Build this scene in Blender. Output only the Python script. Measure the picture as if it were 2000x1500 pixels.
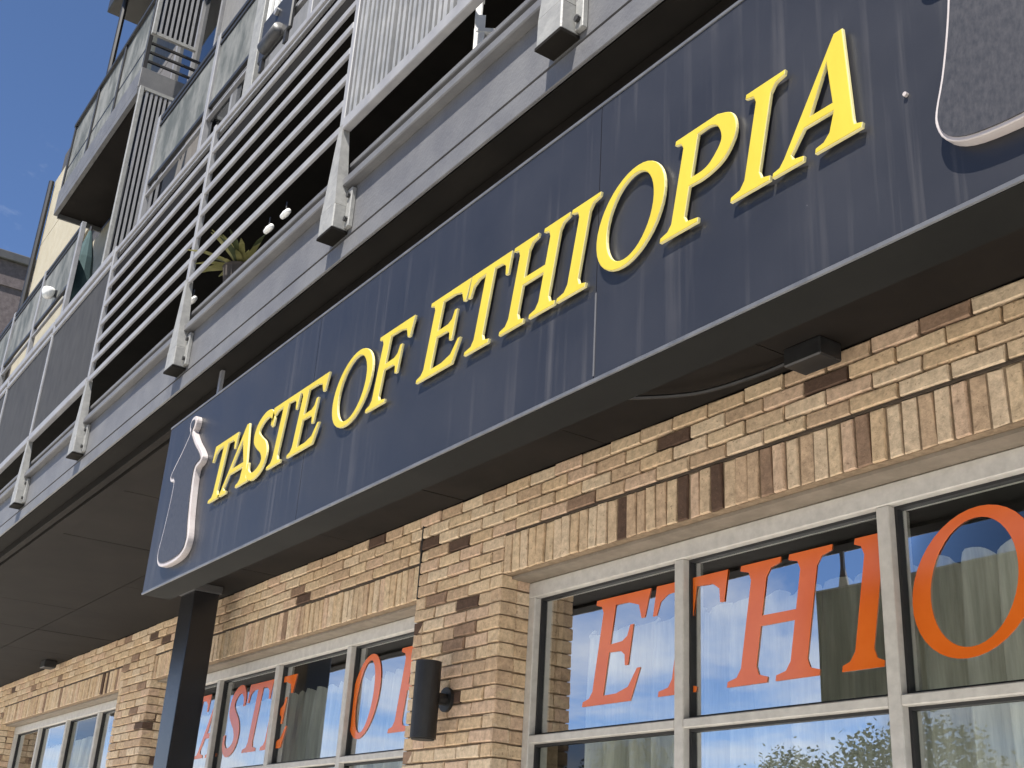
import bpy, bmesh, math, random
from mathutils import Matrix, Vector

random.seed(7)
scene = bpy.context.scene
for o in list(bpy.data.objects):
    bpy.data.objects.remove(o)

# ------------------------------------------------------------------ camera
YAW, PITCH, ROLL = -0.98908, 0.400063, 0.061358
Fv = Vector((math.sin(YAW) * math.cos(PITCH), math.cos(YAW) * math.cos(PITCH), math.sin(PITCH)))
Rv = Fv.cross(Vector((0, 0, 1))).normalized()
Uv = Rv.cross(Fv)
rr = Rv * math.cos(ROLL) + Uv * math.sin(ROLL)
uu = -Rv * math.sin(ROLL) + Uv * math.cos(ROLL)
cam_d = bpy.data.cameras.new('camera')
cam_d.sensor_width = 36.0
cam_d.lens = 36.0 * 2328.2 / 2000.0
cam_d.clip_start = 0.05
cam_d.clip_end = 3000
cam = bpy.data.objects.new('camera', cam_d)
scene.collection.objects.link(cam)
cam.matrix_world = Matrix(((rr.x, uu.x, -Fv.x, 0.0), (rr.y, uu.y, -Fv.y, -3.225), (rr.z, uu.z, -Fv.z, 1.6), (0, 0, 0, 1)))
scene.camera = cam

# ------------------------------------------------------------------ light
SUN_EL, SUN_AZ = math.radians(60), math.radians(24)     # azimuth measured from the street side towards the right
w = bpy.data.worlds.new('World')
scene.world = w
w.use_nodes = True
nt = w.node_tree
nt.nodes.clear()
wo = nt.nodes.new('ShaderNodeOutputWorld')
bg = nt.nodes.new('ShaderNodeBackground')
bg.inputs['Strength'].default_value = 0.05
sky = nt.nodes.new('ShaderNodeTexSky')
sky.sky_type = 'NISHITA'
sky.sun_disc = False
sky.sun_elevation = SUN_EL
sky.sun_rotation = math.pi - SUN_AZ
sky.altitude = 3000
sky.air_density = 0.75
sky.dust_density = 0.3
sky.ozone_density = 5.0
# fair weather clouds: dense near the horizon, thin wisps high up
tc = nt.nodes.new('ShaderNodeTexCoord')
sep = nt.nodes.new('ShaderNodeSeparateXYZ')
nt.links.new(tc.outputs['Generated'], sep.inputs[0])
zz = nt.nodes.new('ShaderNodeMath'); zz.operation = 'MAXIMUM'; zz.inputs[1].default_value = 0.0
nt.links.new(sep.outputs['Z'], zz.inputs[0])
zo = nt.nodes.new('ShaderNodeMath'); zo.operation = 'ADD'; zo.inputs[1].default_value = 0.12
nt.links.new(zz.outputs[0], zo.inputs[0])
dx = nt.nodes.new('ShaderNodeMath'); dx.operation = 'DIVIDE'
dy = nt.nodes.new('ShaderNodeMath'); dy.operation = 'DIVIDE'
nt.links.new(sep.outputs['X'], dx.inputs[0]); nt.links.new(zo.outputs[0], dx.inputs[1])
nt.links.new(sep.outputs['Y'], dy.inputs[0]); nt.links.new(zo.outputs[0], dy.inputs[1])
cmb = nt.nodes.new('ShaderNodeCombineXYZ')
nt.links.new(dx.outputs[0], cmb.inputs[0]); nt.links.new(dy.outputs[0], cmb.inputs[1])
cn = nt.nodes.new('ShaderNodeTexNoise')
cn.inputs['Scale'].default_value = 1.3
cn.inputs['Detail'].default_value = 9
cn.inputs['Roughness'].default_value = 0.62
cn.inputs['Distortion'].default_value = 0.4
nt.links.new(cmb.outputs[0], cn.inputs['Vector'])
# coverage threshold rises with height
th = nt.nodes.new('ShaderNodeMapRange')
th.inputs['From Min'].default_value = 0.03; th.inputs['From Max'].default_value = 0.34
th.inputs['To Min'].default_value = 0.16; th.inputs['To Max'].default_value = -0.16
nt.links.new(zz.outputs[0], th.inputs['Value'])
ad = nt.nodes.new('ShaderNodeMath'); ad.operation = 'ADD'
nt.links.new(cn.outputs['Fac'], ad.inputs[0]); nt.links.new(th.outputs[0], ad.inputs[1])
cr = nt.nodes.new('ShaderNodeValToRGB')
cr.color_ramp.elements[0].position = 0.46; cr.color_ramp.elements[0].color = (0, 0, 0, 1)
cr.color_ramp.elements[1].position = 0.74; cr.color_ramp.elements[1].color = (1, 1, 1, 1)
nt.links.new(ad.outputs[0], cr.inputs[0])
mixc = nt.nodes.new('ShaderNodeMixRGB')
mixc.inputs[2].default_value = (5.0, 5.25, 5.7, 1)
nt.links.new(cr.outputs[0], mixc.inputs[0])
nt.links.new(sky.outputs[0], mixc.inputs[1])
nt.links.new(mixc.outputs[0], bg.inputs['Color'])
nt.links.new(bg.outputs[0], wo.inputs['Surface'])

sun_d = bpy.data.lights.new('sun', 'SUN')
sun_d.energy = 3.0
sun_d.angle = math.radians(0.53)
sun_d.color = (1.0, 0.95, 0.87)
sun = bpy.data.objects.new('sun', sun_d)
scene.collection.objects.link(sun)
to_sun = Vector((math.sin(SUN_AZ) * math.cos(SUN_EL), -math.cos(SUN_AZ) * math.cos(SUN_EL), math.sin(SUN_EL)))
sun.rotation_euler = to_sun.to_track_quat('Z', 'Y').to_euler()
sun.location = (0, -10, 20)

vs = scene.view_settings
vs.view_transform = 'Standard'
vs.look = 'None'
vs.exposure = 2.12
vs.gamma = 1.0
vs.use_curve_mapping = False

# ------------------------------------------------------------------ materials
def nodes_of(m):
    m.use_nodes = True
    return m.node_tree, m.node_tree.nodes['Principled BSDF']

def mat(name, c1, c2=None, scale=8.0, rough=0.6, bump=0.0, bscale=None, metal=0.0, stretch=None, spec=0.5, detail=6, lo=0.35, hi=0.65):
    m = bpy.data.materials.new(name)
    t, b = nodes_of(m)
    b.inputs['Roughness'].default_value = rough
    b.inputs['Metallic'].default_value = metal
    b.inputs['Specular IOR Level'].default_value = spec
    if c2 is None:
        b.inputs['Base Color'].default_value = (*c1, 1)
    geo = t.nodes.new('ShaderNodeNewGeometry')
    mp = t.nodes.new('ShaderNodeMapping')
    t.links.new(geo.outputs['Position'], mp.inputs['Vector'])
    if stretch:
        mp.inputs['Scale'].default_value = stretch
    if c2 is not None:
        n = t.nodes.new('ShaderNodeTexNoise')
        n.inputs['Scale'].default_value = scale
        n.inputs['Detail'].default_value = detail
        n.inputs['Roughness'].default_value = 0.65
        t.links.new(mp.outputs[0], n.inputs['Vector'])
        r = t.nodes.new('ShaderNodeValToRGB')
        r.color_ramp.elements[0].position = lo
        r.color_ramp.elements[1].position = hi
        r.color_ramp.elements[0].color = (*c1, 1)
        r.color_ramp.elements[1].color = (*c2, 1)
        t.links.new(n.outputs['Fac'], r.inputs[0])
        t.links.new(r.outputs[0], b.inputs['Base Color'])
    if bump:
        n2 = t.nodes.new('ShaderNodeTexNoise')
        n2.inputs['Scale'].default_value = bscale or scale * 4
        n2.inputs['Detail'].default_value = 5
        t.links.new(mp.outputs[0], n2.inputs['Vector'])
        bp = t.nodes.new('ShaderNodeBump')
        bp.inputs['Strength'].default_value = bump
        bp.inputs['Distance'].default_value = 0.01
        t.links.new(n2.outputs['Fac'], bp.inputs['Height'])
        t.links.new(bp.outputs[0], b.inputs['Normal'])
    return m

def brick_material():
    m = bpy.data.materials.new('fired_brick')
    t, b = nodes_of(m)
    b.inputs['Roughness'].default_value = 0.85
    b.inputs['Specular IOR Level'].default_value = 0.25
    geo = t.nodes.new('ShaderNodeNewGeometry')
    oi = t.nodes.new('ShaderNodeObjectInfo')
    a = t.nodes.new('ShaderNodeMath'); a.operation = 'ADD'
    t.links.new(geo.outputs['Random Per Island'], a.inputs[0]); t.links.new(oi.outputs['Random'], a.inputs[1])
    f = t.nodes.new('ShaderNodeMath'); f.operation = 'FRACT'
    t.links.new(a.outputs[0], f.inputs[0])
    r = t.nodes.new('ShaderNodeValToRGB')
    r.color_ramp.interpolation = 'CONSTANT'
    cols = [(0.0, (0.100, 0.061, 0.043)), (0.028, (0.283, 0.187, 0.127)), (0.06, (0.512, 0.368, 0.244)), (0.20, (0.590, 0.435, 0.279)), (0.38, (0.624, 0.476, 0.315)),
            (0.56, (0.570, 0.427, 0.285)), (0.68, (0.648, 0.511, 0.358)), (0.80, (0.599, 0.432, 0.304)), (0.90, (0.638, 0.496, 0.347))]
    e = r.color_ramp.elements
    e[0].position = 0; e[0].color = (*cols[0][1], 1)
    e[1].position = cols[1][0]; e[1].color = (*cols[1][1], 1)
    for p, c in cols[2:]:
        q = e.new(p); q.color = (*c, 1)
    t.links.new(f.outputs[0], r.inputs[0])
    n = t.nodes.new('ShaderNodeTexNoise'); n.inputs['Scale'].default_value = 32; n.inputs['Detail'].default_value = 8; n.inputs['Roughness'].default_value = .7
    t.links.new(geo.outputs['Position'], n.inputs['Vector'])
    mr = t.nodes.new('ShaderNodeMapRange'); mr.inputs['From Min'].default_value = .3; mr.inputs['From Max'].default_value = .7
    mr.inputs['To Min'].default_value = .60; mr.inputs['To Max'].default_value = 1.18
    t.links.new(n.outputs['Fac'], mr.inputs['Value'])
    mx = t.nodes.new('ShaderNodeMixRGB'); mx.blend_type = 'MULTIPLY'; mx.inputs[0].default_value = 1
    t.links.new(r.outputs[0], mx.inputs[1]); t.links.new(mr.outputs[0], mx.inputs[2])
    # scattered dark kiln spots
    n3 = t.nodes.new('ShaderNodeTexNoise'); n3.inputs['Scale'].default_value = 70; n3.inputs['Detail'].default_value = 3
    t.links.new(geo.outputs['Position'], n3.inputs['Vector'])
    r3 = t.nodes.new('ShaderNodeValToRGB'); r3.color_ramp.elements[0].position = .64; r3.color_ramp.elements[1].position = .72
    t.links.new(n3.outputs['Fac'], r3.inputs[0])
    m3 = t.nodes.new('ShaderNodeMixRGB'); m3.inputs[2].default_value = (.16, .10, .06, 1)
    fm = t.nodes.new('ShaderNodeMath'); fm.operation = 'MULTIPLY'; fm.inputs[1].default_value = .6
    t.links.new(r3.outputs[0], fm.inputs[0]); t.links.new(fm.outputs[0], m3.inputs[0]); t.links.new(mx.outputs[0], m3.inputs[1])
    t.links.new(m3.outputs[0], b.inputs['Base Color'])
    bp = t.nodes.new('ShaderNodeBump'); bp.inputs['Strength'].default_value = .8; bp.inputs['Distance'].default_value = .007
    t.links.new(n.outputs['Fac'], bp.inputs['Height']); t.links.new(bp.outputs[0], b.inputs['Normal'])
    return m

def sign_material(name, base, streak, spots=True):
    """painted sheet metal with rain streaks and specks of dirt"""
    m = bpy.data.materials.new(name)
    t, b = nodes_of(m)
    b.inputs['Roughness'].default_value = .38
    geo = t.nodes.new('ShaderNodeNewGeometry')
    mp = t.nodes.new('ShaderNodeMapping'); mp.inputs['Scale'].default_value = (26, 26, .9)
    t.links.new(geo.outputs['Position'], mp.inputs['Vector'])
    n = t.nodes.new('ShaderNodeTexNoise'); n.inputs['Scale'].default_value = 1.0; n.inputs['Detail'].default_value = 4; n.inputs['Roughness'].default_value = .6
    t.links.new(mp.outputs[0], n.inputs['Vector'])
    r = t.nodes.new('ShaderNodeValToRGB'); r.color_ramp.elements[0].position = .54; r.color_ramp.elements[1].position = .80
    t.links.new(n.outputs['Fac'], r.inputs[0])
    n2 = t.nodes.new('ShaderNodeTexNoise'); n2.inputs['Scale'].default_value = 3.2; n2.inputs['Detail'].default_value = 6
    t.links.new(geo.outputs['Position'], n2.inputs['Vector'])
    r2 = t.nodes.new('ShaderNodeValToRGB'); r2.color_ramp.elements[0].position = .3; r2.color_ramp.elements[1].position = .75
    r2.color_ramp.elements[0].color = (*[c * .82 for c in base], 1)
    r2.color_ramp.elements[1].color = (*[c * 1.25 for c in base], 1)
    t.links.new(n2.outputs['Fac'], r2.inputs[0])
    m1 = t.nodes.new('ShaderNodeMixRGB'); m1.inputs[2].default_value = (*streak, 1)
    nm = t.nodes.new('ShaderNodeTexNoise'); nm.inputs['Scale'].default_value = 2.1; nm.inputs['Detail'].default_value = 3
    t.links.new(geo.outputs['Position'], nm.inputs['Vector'])
    rm = t.nodes.new('ShaderNodeValToRGB'); rm.color_ramp.elements[0].position = .40; rm.color_ramp.elements[1].position = .60
    t.links.new(nm.outputs['Fac'], rm.inputs[0])
    k = t.nodes.new('ShaderNodeMath'); k.operation = 'MULTIPLY'
    t.links.new(rm.outputs[0], k.inputs[1])
    t.links.new(r.outputs[0], k.inputs[0]); t.links.new(k.outputs[0], m1.inputs[0]); t.links.new(r2.outputs[0], m1.inputs[1])
    out = m1
    if spots:
        v = t.nodes.new('ShaderNodeTexNoise'); v.inputs['Scale'].default_value = 46; v.inputs['Detail'].default_value = 2
        t.links.new(geo.outputs['Position'], v.inputs['Vector'])
        rv = t.nodes.new('ShaderNodeValToRGB'); rv.color_ramp.elements[0].position = .80; rv.color_ramp.elements[1].position = .84
        t.links.new(v.outputs['Fac'], rv.inputs[0])
        m2 = t.nodes.new('ShaderNodeMixRGB'); m2.inputs[2].default_value = (.30, .30, .32, 1)
        t.links.new(rv.outputs[0], m2.inputs[0]); t.links.new(m1.outputs[0], m2.inputs[1])
        out = m2
    t.links.new(out.outputs[0], b.inputs['Base Color'])
    rr_ = t.nodes.new('ShaderNodeMapRange'); rr_.inputs['To Min'].default_value = .30; rr_.inputs['To Max'].default_value = .5
    t.links.new(n2.outputs['Fac'], rr_.inputs['Value']); t.links.new(rr_.outputs[0], b.inputs['Roughness'])
    bp = t.nodes.new('ShaderNodeBump'); bp.inputs['Strength'].default_value = .05; bp.inputs['Distance'].default_value = .02
    t.links.new(n2.outputs['Fac'], bp.inputs['Height']); t.links.new(bp.outputs[0], b.inputs['Normal'])
    return m

def glass_material(name, tint=(.90, .94, .92), base=.05):
    m = bpy.data.materials.new(name)
    m.use_nodes = True
    t = m.node_tree
    t.nodes.clear()
    out = t.nodes.new('ShaderNodeOutputMaterial')
    tr = t.nodes.new('ShaderNodeBsdfTransparent'); tr.inputs[0].default_value = (*tint, 1)
    gl = t.nodes.new('ShaderNodeBsdfGlossy'); gl.inputs['Roughness'].default_value = .006; gl.inputs[0].default_value = (.95, .97, 1, 1)
    lw = t.nodes.new('ShaderNodeFresnel'); lw.inputs['IOR'].default_value = 1.55
    mr = t.nodes.new('ShaderNodeMapRange'); mr.inputs['From Min'].default_value = 0.04; mr.inputs['From Max'].default_value = .6
    mr.inputs['To Min'].default_value = base; mr.inputs['To Max'].default_value = .52
    t.links.new(lw.outputs[0], mr.inputs['Value'])
    n = t.nodes.new('ShaderNodeTexNoise'); n.inputs['Scale'].default_value = 1.1
    geo = t.nodes.new('ShaderNodeNewGeometry'); t.links.new(geo.outputs['Position'], n.inputs['Vector'])
    bp = t.nodes.new('ShaderNodeBump'); bp.inputs['Strength'].default_value = .03; bp.inputs['Distance'].default_value = .05
    t.links.new(n.outputs['Fac'], bp.inputs['Height']); t.links.new(bp.outputs[0], gl.inputs['Normal'])
    mx = t.nodes.new('ShaderNodeMixShader')
    t.links.new(mr.outputs[0], mx.inputs[0]); t.links.new(tr.outputs[0], mx.inputs[1]); t.links.new(gl.outputs[0], mx.inputs[2])
    t.links.new(mx.outputs[0], out.inputs[0])
    return m

M = {}
M['brick'] = brick_material()
M['joint_shadow_brown'] = mat('joint_shadow_brown', (.035, .025, .017), (.06, .042, .028), 20, .95)  # shadow tone for the line above the soldier courses
M['mortar'] = mat('mortar', (.17, .12, .075), (.26, .19, .12), 30, .95, .4, 120)  # toned dark, shade of the recessed joints put into the colour
M['sign'] = sign_material('sign_paint', (0.01392, 0.01438, 0.01796), (0.05305, 0.05081, 0.05246))
M['sign_edge'] = mat('sign_trim', (0.057, 0.05985, 0.0684), (0.0912, 0.09405, 0.1026), 14, .4)
M['letter'] = mat('yellow_acrylic', (0.3705, 0.2852, 0.02075), (0.4224, 0.3297, 0.03112), 3.5, .42, stretch=(3, 3, 1), lo=.3, hi=.7)
M['letter_side'] = mat('cream_return_highlight', (0.5407, 0.4753, 0.213), (0.5899, 0.5407, 0.295), 9, .4)  # cream returns, paled so the edge highlights sit in the colour
M['rim'] = mat('pale_pink_return', (0.3181, 0.2822, 0.277), (0.3694, 0.3437, 0.3386), 14, .4)
M['emblem'] = mat('woven_print', (0.01482, 0.01539, 0.01881), (0.03534, 0.0342, 0.03762), 110, .45, stretch=(1, 1, .5))
M['emblem_line'] = mat('pale_print', (0.0684, 0.0684, 0.0741))
M['beam'] = mat('grey_beam_paint', (0.07838, 0.07838, 0.08339), (0.1066, 0.1066, 0.1091), 6, .5, .15, 90)
M['beam_dark'] = mat('dark_beam_paint', (0.0399, 0.03876, 0.0399), (0.057, 0.05586, 0.057), 6, .5)
M['rail'] = mat('pale_grey_metal', (0.1724, 0.1724, 0.1819), (0.2171, 0.2171, 0.2234), 10, .42)
M['rail_dark'] = mat('charcoal_metal', (0.01026, 0.01026, 0.0114), (0.0171, 0.0171, 0.01881), 10, .45)
M['bracket'] = mat('galvanised_bracket', (0.1616, 0.1616, 0.1585), (0.2214, 0.2214, 0.2124), 22, .5, .1, 80)
M['picket'] = mat('zinc_picket', (.165, .168, .172), (.235, .235, .235), 9, .45)
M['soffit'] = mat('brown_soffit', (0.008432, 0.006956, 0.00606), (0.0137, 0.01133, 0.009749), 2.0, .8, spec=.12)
M['shade_brown'] = mat('painted_shade_brown', (0.00558, 0.00496, 0.00434), (0.0093, 0.00806, 0.00682), 3.0, .8, spec=.08)  # shade put into the colour of undersides and gaps
M['sign_back'] = mat('black_sign_back', (0.00605, 0.00594, 0.00539), (0.00935, 0.009075, 0.00825), 4, .7, spec=.1)
M['lintel'] = mat('taupe_lintel', (0.16, 0.132, 0.1), (0.216, 0.18, 0.14), 12, .7)
M['post'] = mat('black_post_paint', (0.00744, 0.00775, 0.0093), (0.0124, 0.0124, 0.01426), 9, .24)
M['alu'] = mat('brushed_aluminium', (0.399, 0.38, 0.3515), (0.494, 0.475, 0.437), 18, .45, stretch=(1, 1, 1))
M['gasket'] = mat('black_gasket', (.012, .012, .013))
M['glass'] = glass_material('shop_glass')
M['glass_dark'] = glass_material('flat_glass', (.30, .33, .35), .25)
M['vinyl'] = mat('orange_vinyl', (0.5936, 0.1122, 0.0102), (0.6431, 0.136, 0.01632), 5, .16, spec=.9)
M['curtain'] = mat('olive_curtain', (0.375, 0.375, 0.3225), (0.555, 0.5475, 0.48), 5, .9, stretch=(6, 6, .5))
M['interior'] = mat('dark_interior', (.04, .037, .034), (.055, .05, .046), 2, .9)
M['lamp'] = mat('black_fixture', (0.00744, 0.00744, 0.00806), (0.0155, 0.0155, 0.01674), 12, .5)
M['siding'] = mat('grey_cladding', (0.114, 0.114, 0.1168), (0.1596, 0.1568, 0.1539), 5, .55, .1, 60, stretch=(4, 4, 1))
M['siding_brown'] = mat('taupe_cladding', (0.0912, 0.08265, 0.07695), (0.1254, 0.1168, 0.1083), 5, .6, .1, 60, stretch=(4, 4, 1))
M['siding_cream'] = mat('cream_render', (0.2651, 0.2353, 0.1704), (0.3022, 0.2736, 0.2098), 4, .8, .2, 70)
M['siding_dark'] = mat('dark_cladding', (0.02565, 0.02394, 0.02394), (0.03705, 0.0342, 0.03306), 4, .7)
M['frost'] = mat('frosted_panel', (0.0627, 0.0684, 0.06555), (0.1539, 0.1568, 0.151), 2.6, .62, stretch=(1.6, 1, .8), lo=.38, hi=.60, spec=.2)
M['frost_dark'] = mat('smoked_panel', (0.0285, 0.02736, 0.02622), (0.04275, 0.04161, 0.0399), 5, .6, stretch=(3, 3, 1), spec=.15)
M['white'] = mat('white_enamel', (0.6156, 0.6156, 0.5985), (0.684, 0.684, 0.6669), 10, .4)
M['concrete'] = mat('pale_concrete', (.60, .575, .53), (.68, .655, .61), 1.5, .9, .2, 40)
M['asphalt'] = mat('asphalt', (.045, .045, .048), (.065, .065, .068), 6, .9, .3, 90)
M['grass'] = mat('verge_grass', (.06, .09, .03), (.11, .14, .05), 3, .95)
M['paint'] = mat('road_paint', (.70, .70, .68), (.78, .78, .76), 12, .7)
M['dark_brick'] = mat('dark_brick', (0.0684, 0.05415, 0.057), (0.114, 0.09405, 0.0969), 9, .9, .3, 40)
M['bark'] = mat('bark', (.09, .07, .055), (.14, .11, .09), 14, .95, .4, 60)
M['leaf'] = mat('tree_leaf', (.035, .06, .02), (.075, .11, .035), 3, .7)
M['leaf_yellow'] = mat('yellow_leaf', (.14, .14, .045), (.24, .225, .09), 18, .6)
M['leaf_green'] = mat('green_leaf', (0.0285, 0.04275, 0.0171), (0.0627, 0.0741, 0.0285), 18, .6)
M['terracotta'] = mat('planter_clay', (.03, .025, .022), (.05, .04, .035), 14, .85)

# ------------------------------------------------------------------ builders
C = scene.collection
ORG = {}

class MB:
    """collects solids and links them as one mesh object"""
    def __init__(s): s.v = []; s.f = []; s.mi = []
    def add(s, v, f, mi=0):
        n = len(s.v); s.v += v; s.f += [tuple(i + n for i in q) for q in f]; s.mi += [mi] * len(f); return s
    def box(s, x0, x1, y0, y1, z0, z1, b=0.0, mi=0):
        if b <= 0:
            v = [(x, y, z) for z in (z0, z1) for y in (y0, y1) for x in (x0, x1)]
            f = [(0, 2, 3, 1), (4, 5, 7, 6), (0, 1, 5, 4), (2, 6, 7, 3), (0, 4, 6, 2), (1, 3, 7, 5)]
            return s.add(v, f, mi)
        bm = bmesh.new()
        bmesh.ops.create_cube(bm, size=1.0)
        for q in bm.verts:
            q.co = Vector(((x0 + x1) / 2 + q.co.x * (x1 - x0), (y0 + y1) / 2 + q.co.y * (y1 - y0), (z0 + z1) / 2 + q.co.z * (z1 - z0)))
        b = min(b, .45 * min(x1 - x0, y1 - y0, z1 - z0))
        bmesh.ops.bevel(bm, geom=list(bm.edges), offset=b, segments=1, affect='EDGES')
        return s.bm(bm, mi)
    def bm(s, bm, mi=0):
        bm.verts.index_update()
        s.add([tuple(q.co) for q in bm.verts], [tuple(q.index for q in f.verts) for f in bm.faces], mi)
        bm.free(); return s
    def loft(s, rings, cap=True, mi=0):
        n = len(rings[0]); v = [p for r in rings for p in r]; f = []
        for i in range(len(rings) - 1):
            for j in range(n):
                k = (j + 1) % n
                f.append((i * n + j, i * n + k, (i + 1) * n + k, (i + 1) * n + j))
        if cap:
            f.append(tuple(reversed(range(n)))); f.append(tuple((len(rings) - 1) * n + j for j in range(n)))
        return s.add(v, f, mi)
    def tube(s, pts, r, n=8, mi=0):
        rings = []
        for i, p in enumerate(pts):
            p = Vector(p)
            a = Vector(pts[max(i - 1, 0)]); b = Vector(pts[min(i + 1, len(pts) - 1)])
            d = (b - a).normalized()
            u = d.cross(Vector((0, 0, 1)));
            if u.length < 1e-4: u = Vector((1, 0, 0))
            u.normalize(); w_ = d.cross(u)
            ri = r[i] if isinstance(r, (list, tuple)) else r
            rings.append([tuple(p + (u * math.cos(2 * math.pi * k / n) + w_ * math.sin(2 * math.pi * k / n)) * ri) for k in range(n)])
        return s.loft(rings, True, mi)
    def mesh(s, name, mats, org=(0, 0, 0)):
        me = bpy.data.meshes.new(name)
        me.from_pydata([(x - org[0], y - org[1], z - org[2]) for x, y, z in s.v], [], s.f)
        for m in (mats if isinstance(mats, (list, tuple)) else [mats]): me.materials.append(m)
        if any(s.mi): me.polygons.foreach_set('material_index', s.mi)
        bm = bmesh.new(); bm.from_mesh(me); bmesh.ops.recalc_face_normals(bm, faces=bm.faces); bm.to_mesh(me); bm.free()
        me.update()
        return me

def tag(o, label=None, cat=None, group=None, kind=None):
    if label: o['label'] = label
    if cat: o['category'] = cat
    if group: o['group'] = group
    if kind: o['kind'] = kind
    return o

def link(name, me, parent=None, org=None):
    o = bpy.data.objects.new(name, me); C.objects.link(o)
    if parent is not None:
        o.parent = parent
        po = ORG[parent]; oo = org if org is not None else po
        o.location = (oo[0] - po[0], oo[1] - po[1], oo[2] - po[2])
        ORG[o] = oo
    else:
        oo = org if org is not None else (0, 0, 0)
        o.location = oo; ORG[o] = oo
    return o

def part(name, mb, mats, parent=None, org=None, smooth=False):
    oo = org if org is not None else (ORG[parent] if parent is not None else (0, 0, 0))
    me = mb.mesh(name, mats, oo)
    if smooth:
        for p in me.polygons: p.use_smooth = True
    return link(name, me, parent, oo)

def thing(name, loc, label, cat, group=None):
    o = bpy.data.objects.new(name, None); C.objects.link(o); o.location = loc; ORG[o] = tuple(loc)
    o.empty_display_size = .1
    return tag(o, label, cat, group)

def copy_of(src, parent, loc):
    o = src.copy(); C.objects.link(o); o.parent = parent
    po = ORG[parent]; o.location = (loc[0] - po[0], loc[1] - po[1], loc[2] - po[2]); ORG[o] = tuple(loc)
    return o

# ------------------------------------------------------------------ ground, road
def sheet(name, x0, x1, y0, y1, z, m, kind='structure'):
    mb = MB(); mb.add([(x0, y0, z), (x1, y0, z), (x1, y1, z), (x0, y1, z)], [(0, 1, 2, 3)])
    return tag(part(name, mb, m), kind=kind)
sheet('ground', -400, 400, -400, 400, -.13, M['grass'])
mb = MB(); mb.box(-60, 40, -9.0, 1.0, -.128, 0.0)
tag(part('sidewalk', mb, M['concrete']), kind='structure')
mb = MB(); mb.box(-60, 40, -9.16, -9.003, -.126, .02, .02)
tag(part('kerb', mb, M['concrete']), kind='structure')
sheet('road', -200, 200, -19.0, -9.165, -.122, M['asphalt'])
mb = MB()
for k in range(-16, 10): mb.box(k * 4, k * 4 + 1.8, -14.15, -14.03, -.1215, -.117)
tag(part('road_marking', mb, M['paint']), kind='structure')
mb = MB(); mb.box(-200, 200, -22.5, -19.003, -.127, 0.0)
tag(part('far_sidewalk', mb, M['concrete']), kind='structure')

# ------------------------------------------------------------------ the restaurant building
B = thing('restaurant_building', (-5.3, .3, 0), 'tan brick shopfront with grey balconied flats above it', 'building')
SOF = 3.52; LINT = 3.045; SOLT = 3.245
JX = 0.203 + .010; CH = 0.0677
WIN = [(-15.40, -10.97), (-10.13, -5.73), (-4.89, -.49)]
PIL = [(-16.24, -15.40), (-10.97, -10.13), (-5.73, -4.89), (-.49, .35)]
XL, XR = -16.24, .35
WY = .17            # front of the window frames
# backing wall: mortar beds a little behind the brick faces
mo = MB()
for a, b_ in PIL: mo.box(a + .012, b_ - .012, .014, .40, 0, LINT)
for a, b_ in WIN:
    mo.box(a - .011, b_ + .011, .25, .40, 0, .55)
mo.box(XL, XR, .021, .40, LINT + .012, SOF - .002)
mo.box(XL, XR, .021, .40, LINT, LINT + .012)
wall = part('brick_wall', mo, M['mortar'], B)

def brick_mesh(L, H, D, seed, name):
    rnd = random.Random(seed)
    c = .0042
    def j(): return rnd.uniform(-.0036, .0028)
    ring0 = [(-L / 2, D, -H / 2), (L / 2, D, -H / 2), (L / 2, D, H / 2), (-L / 2, D, H / 2)]
    ring1 = [(-L / 2 + j(), c, -H / 2 + j()), (L / 2 + j(), c, -H / 2 + j()), (L / 2 + j(), c, H / 2 + j()), (-L / 2 + j(), c, H / 2 + j())]
    ring2 = [(-L / 2 + c + j(), j(), -H / 2 + c), (L / 2 - c + j(), j(), -H / 2 + c), (L / 2 - c, j(), H / 2 - c + j()), (-L / 2 + c, j(), H / 2 - c + j())]
    mb = MB(); mb.loft([ring0, ring1, ring2], True)
    return mb
kinds = {}
def bk(kind, L, H, D=.09):
    kinds[kind] = [(brick_mesh(L, H, D, 100 * len(kinds) + i, 'brick')) for i in range(4)]
bk('stretcher', .203, .0577); bk('soldier', .0577, .193); bk('half', .0965, .0577); bk('third', .14, .0577); bk('ret', .10, .0577)
kind_me = {}
for k, l in kinds.items():
    kind_me[k] = [mb.mesh('brick', M['brick']) for mb in l]
spec = []          # kind, centre x, front y, centre z, turned onto a return?
# soldier courses above the windows
for a, b_ in WIN:
    n = int(round((b_ - a) / CH)); p = (b_ - a) / n
    for i in range(n): spec.append(('soldier', a + (i + .5) * p, .012 + random.uniform(-.007, .005), (LINT + SOLT) / 2, 0))
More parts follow.
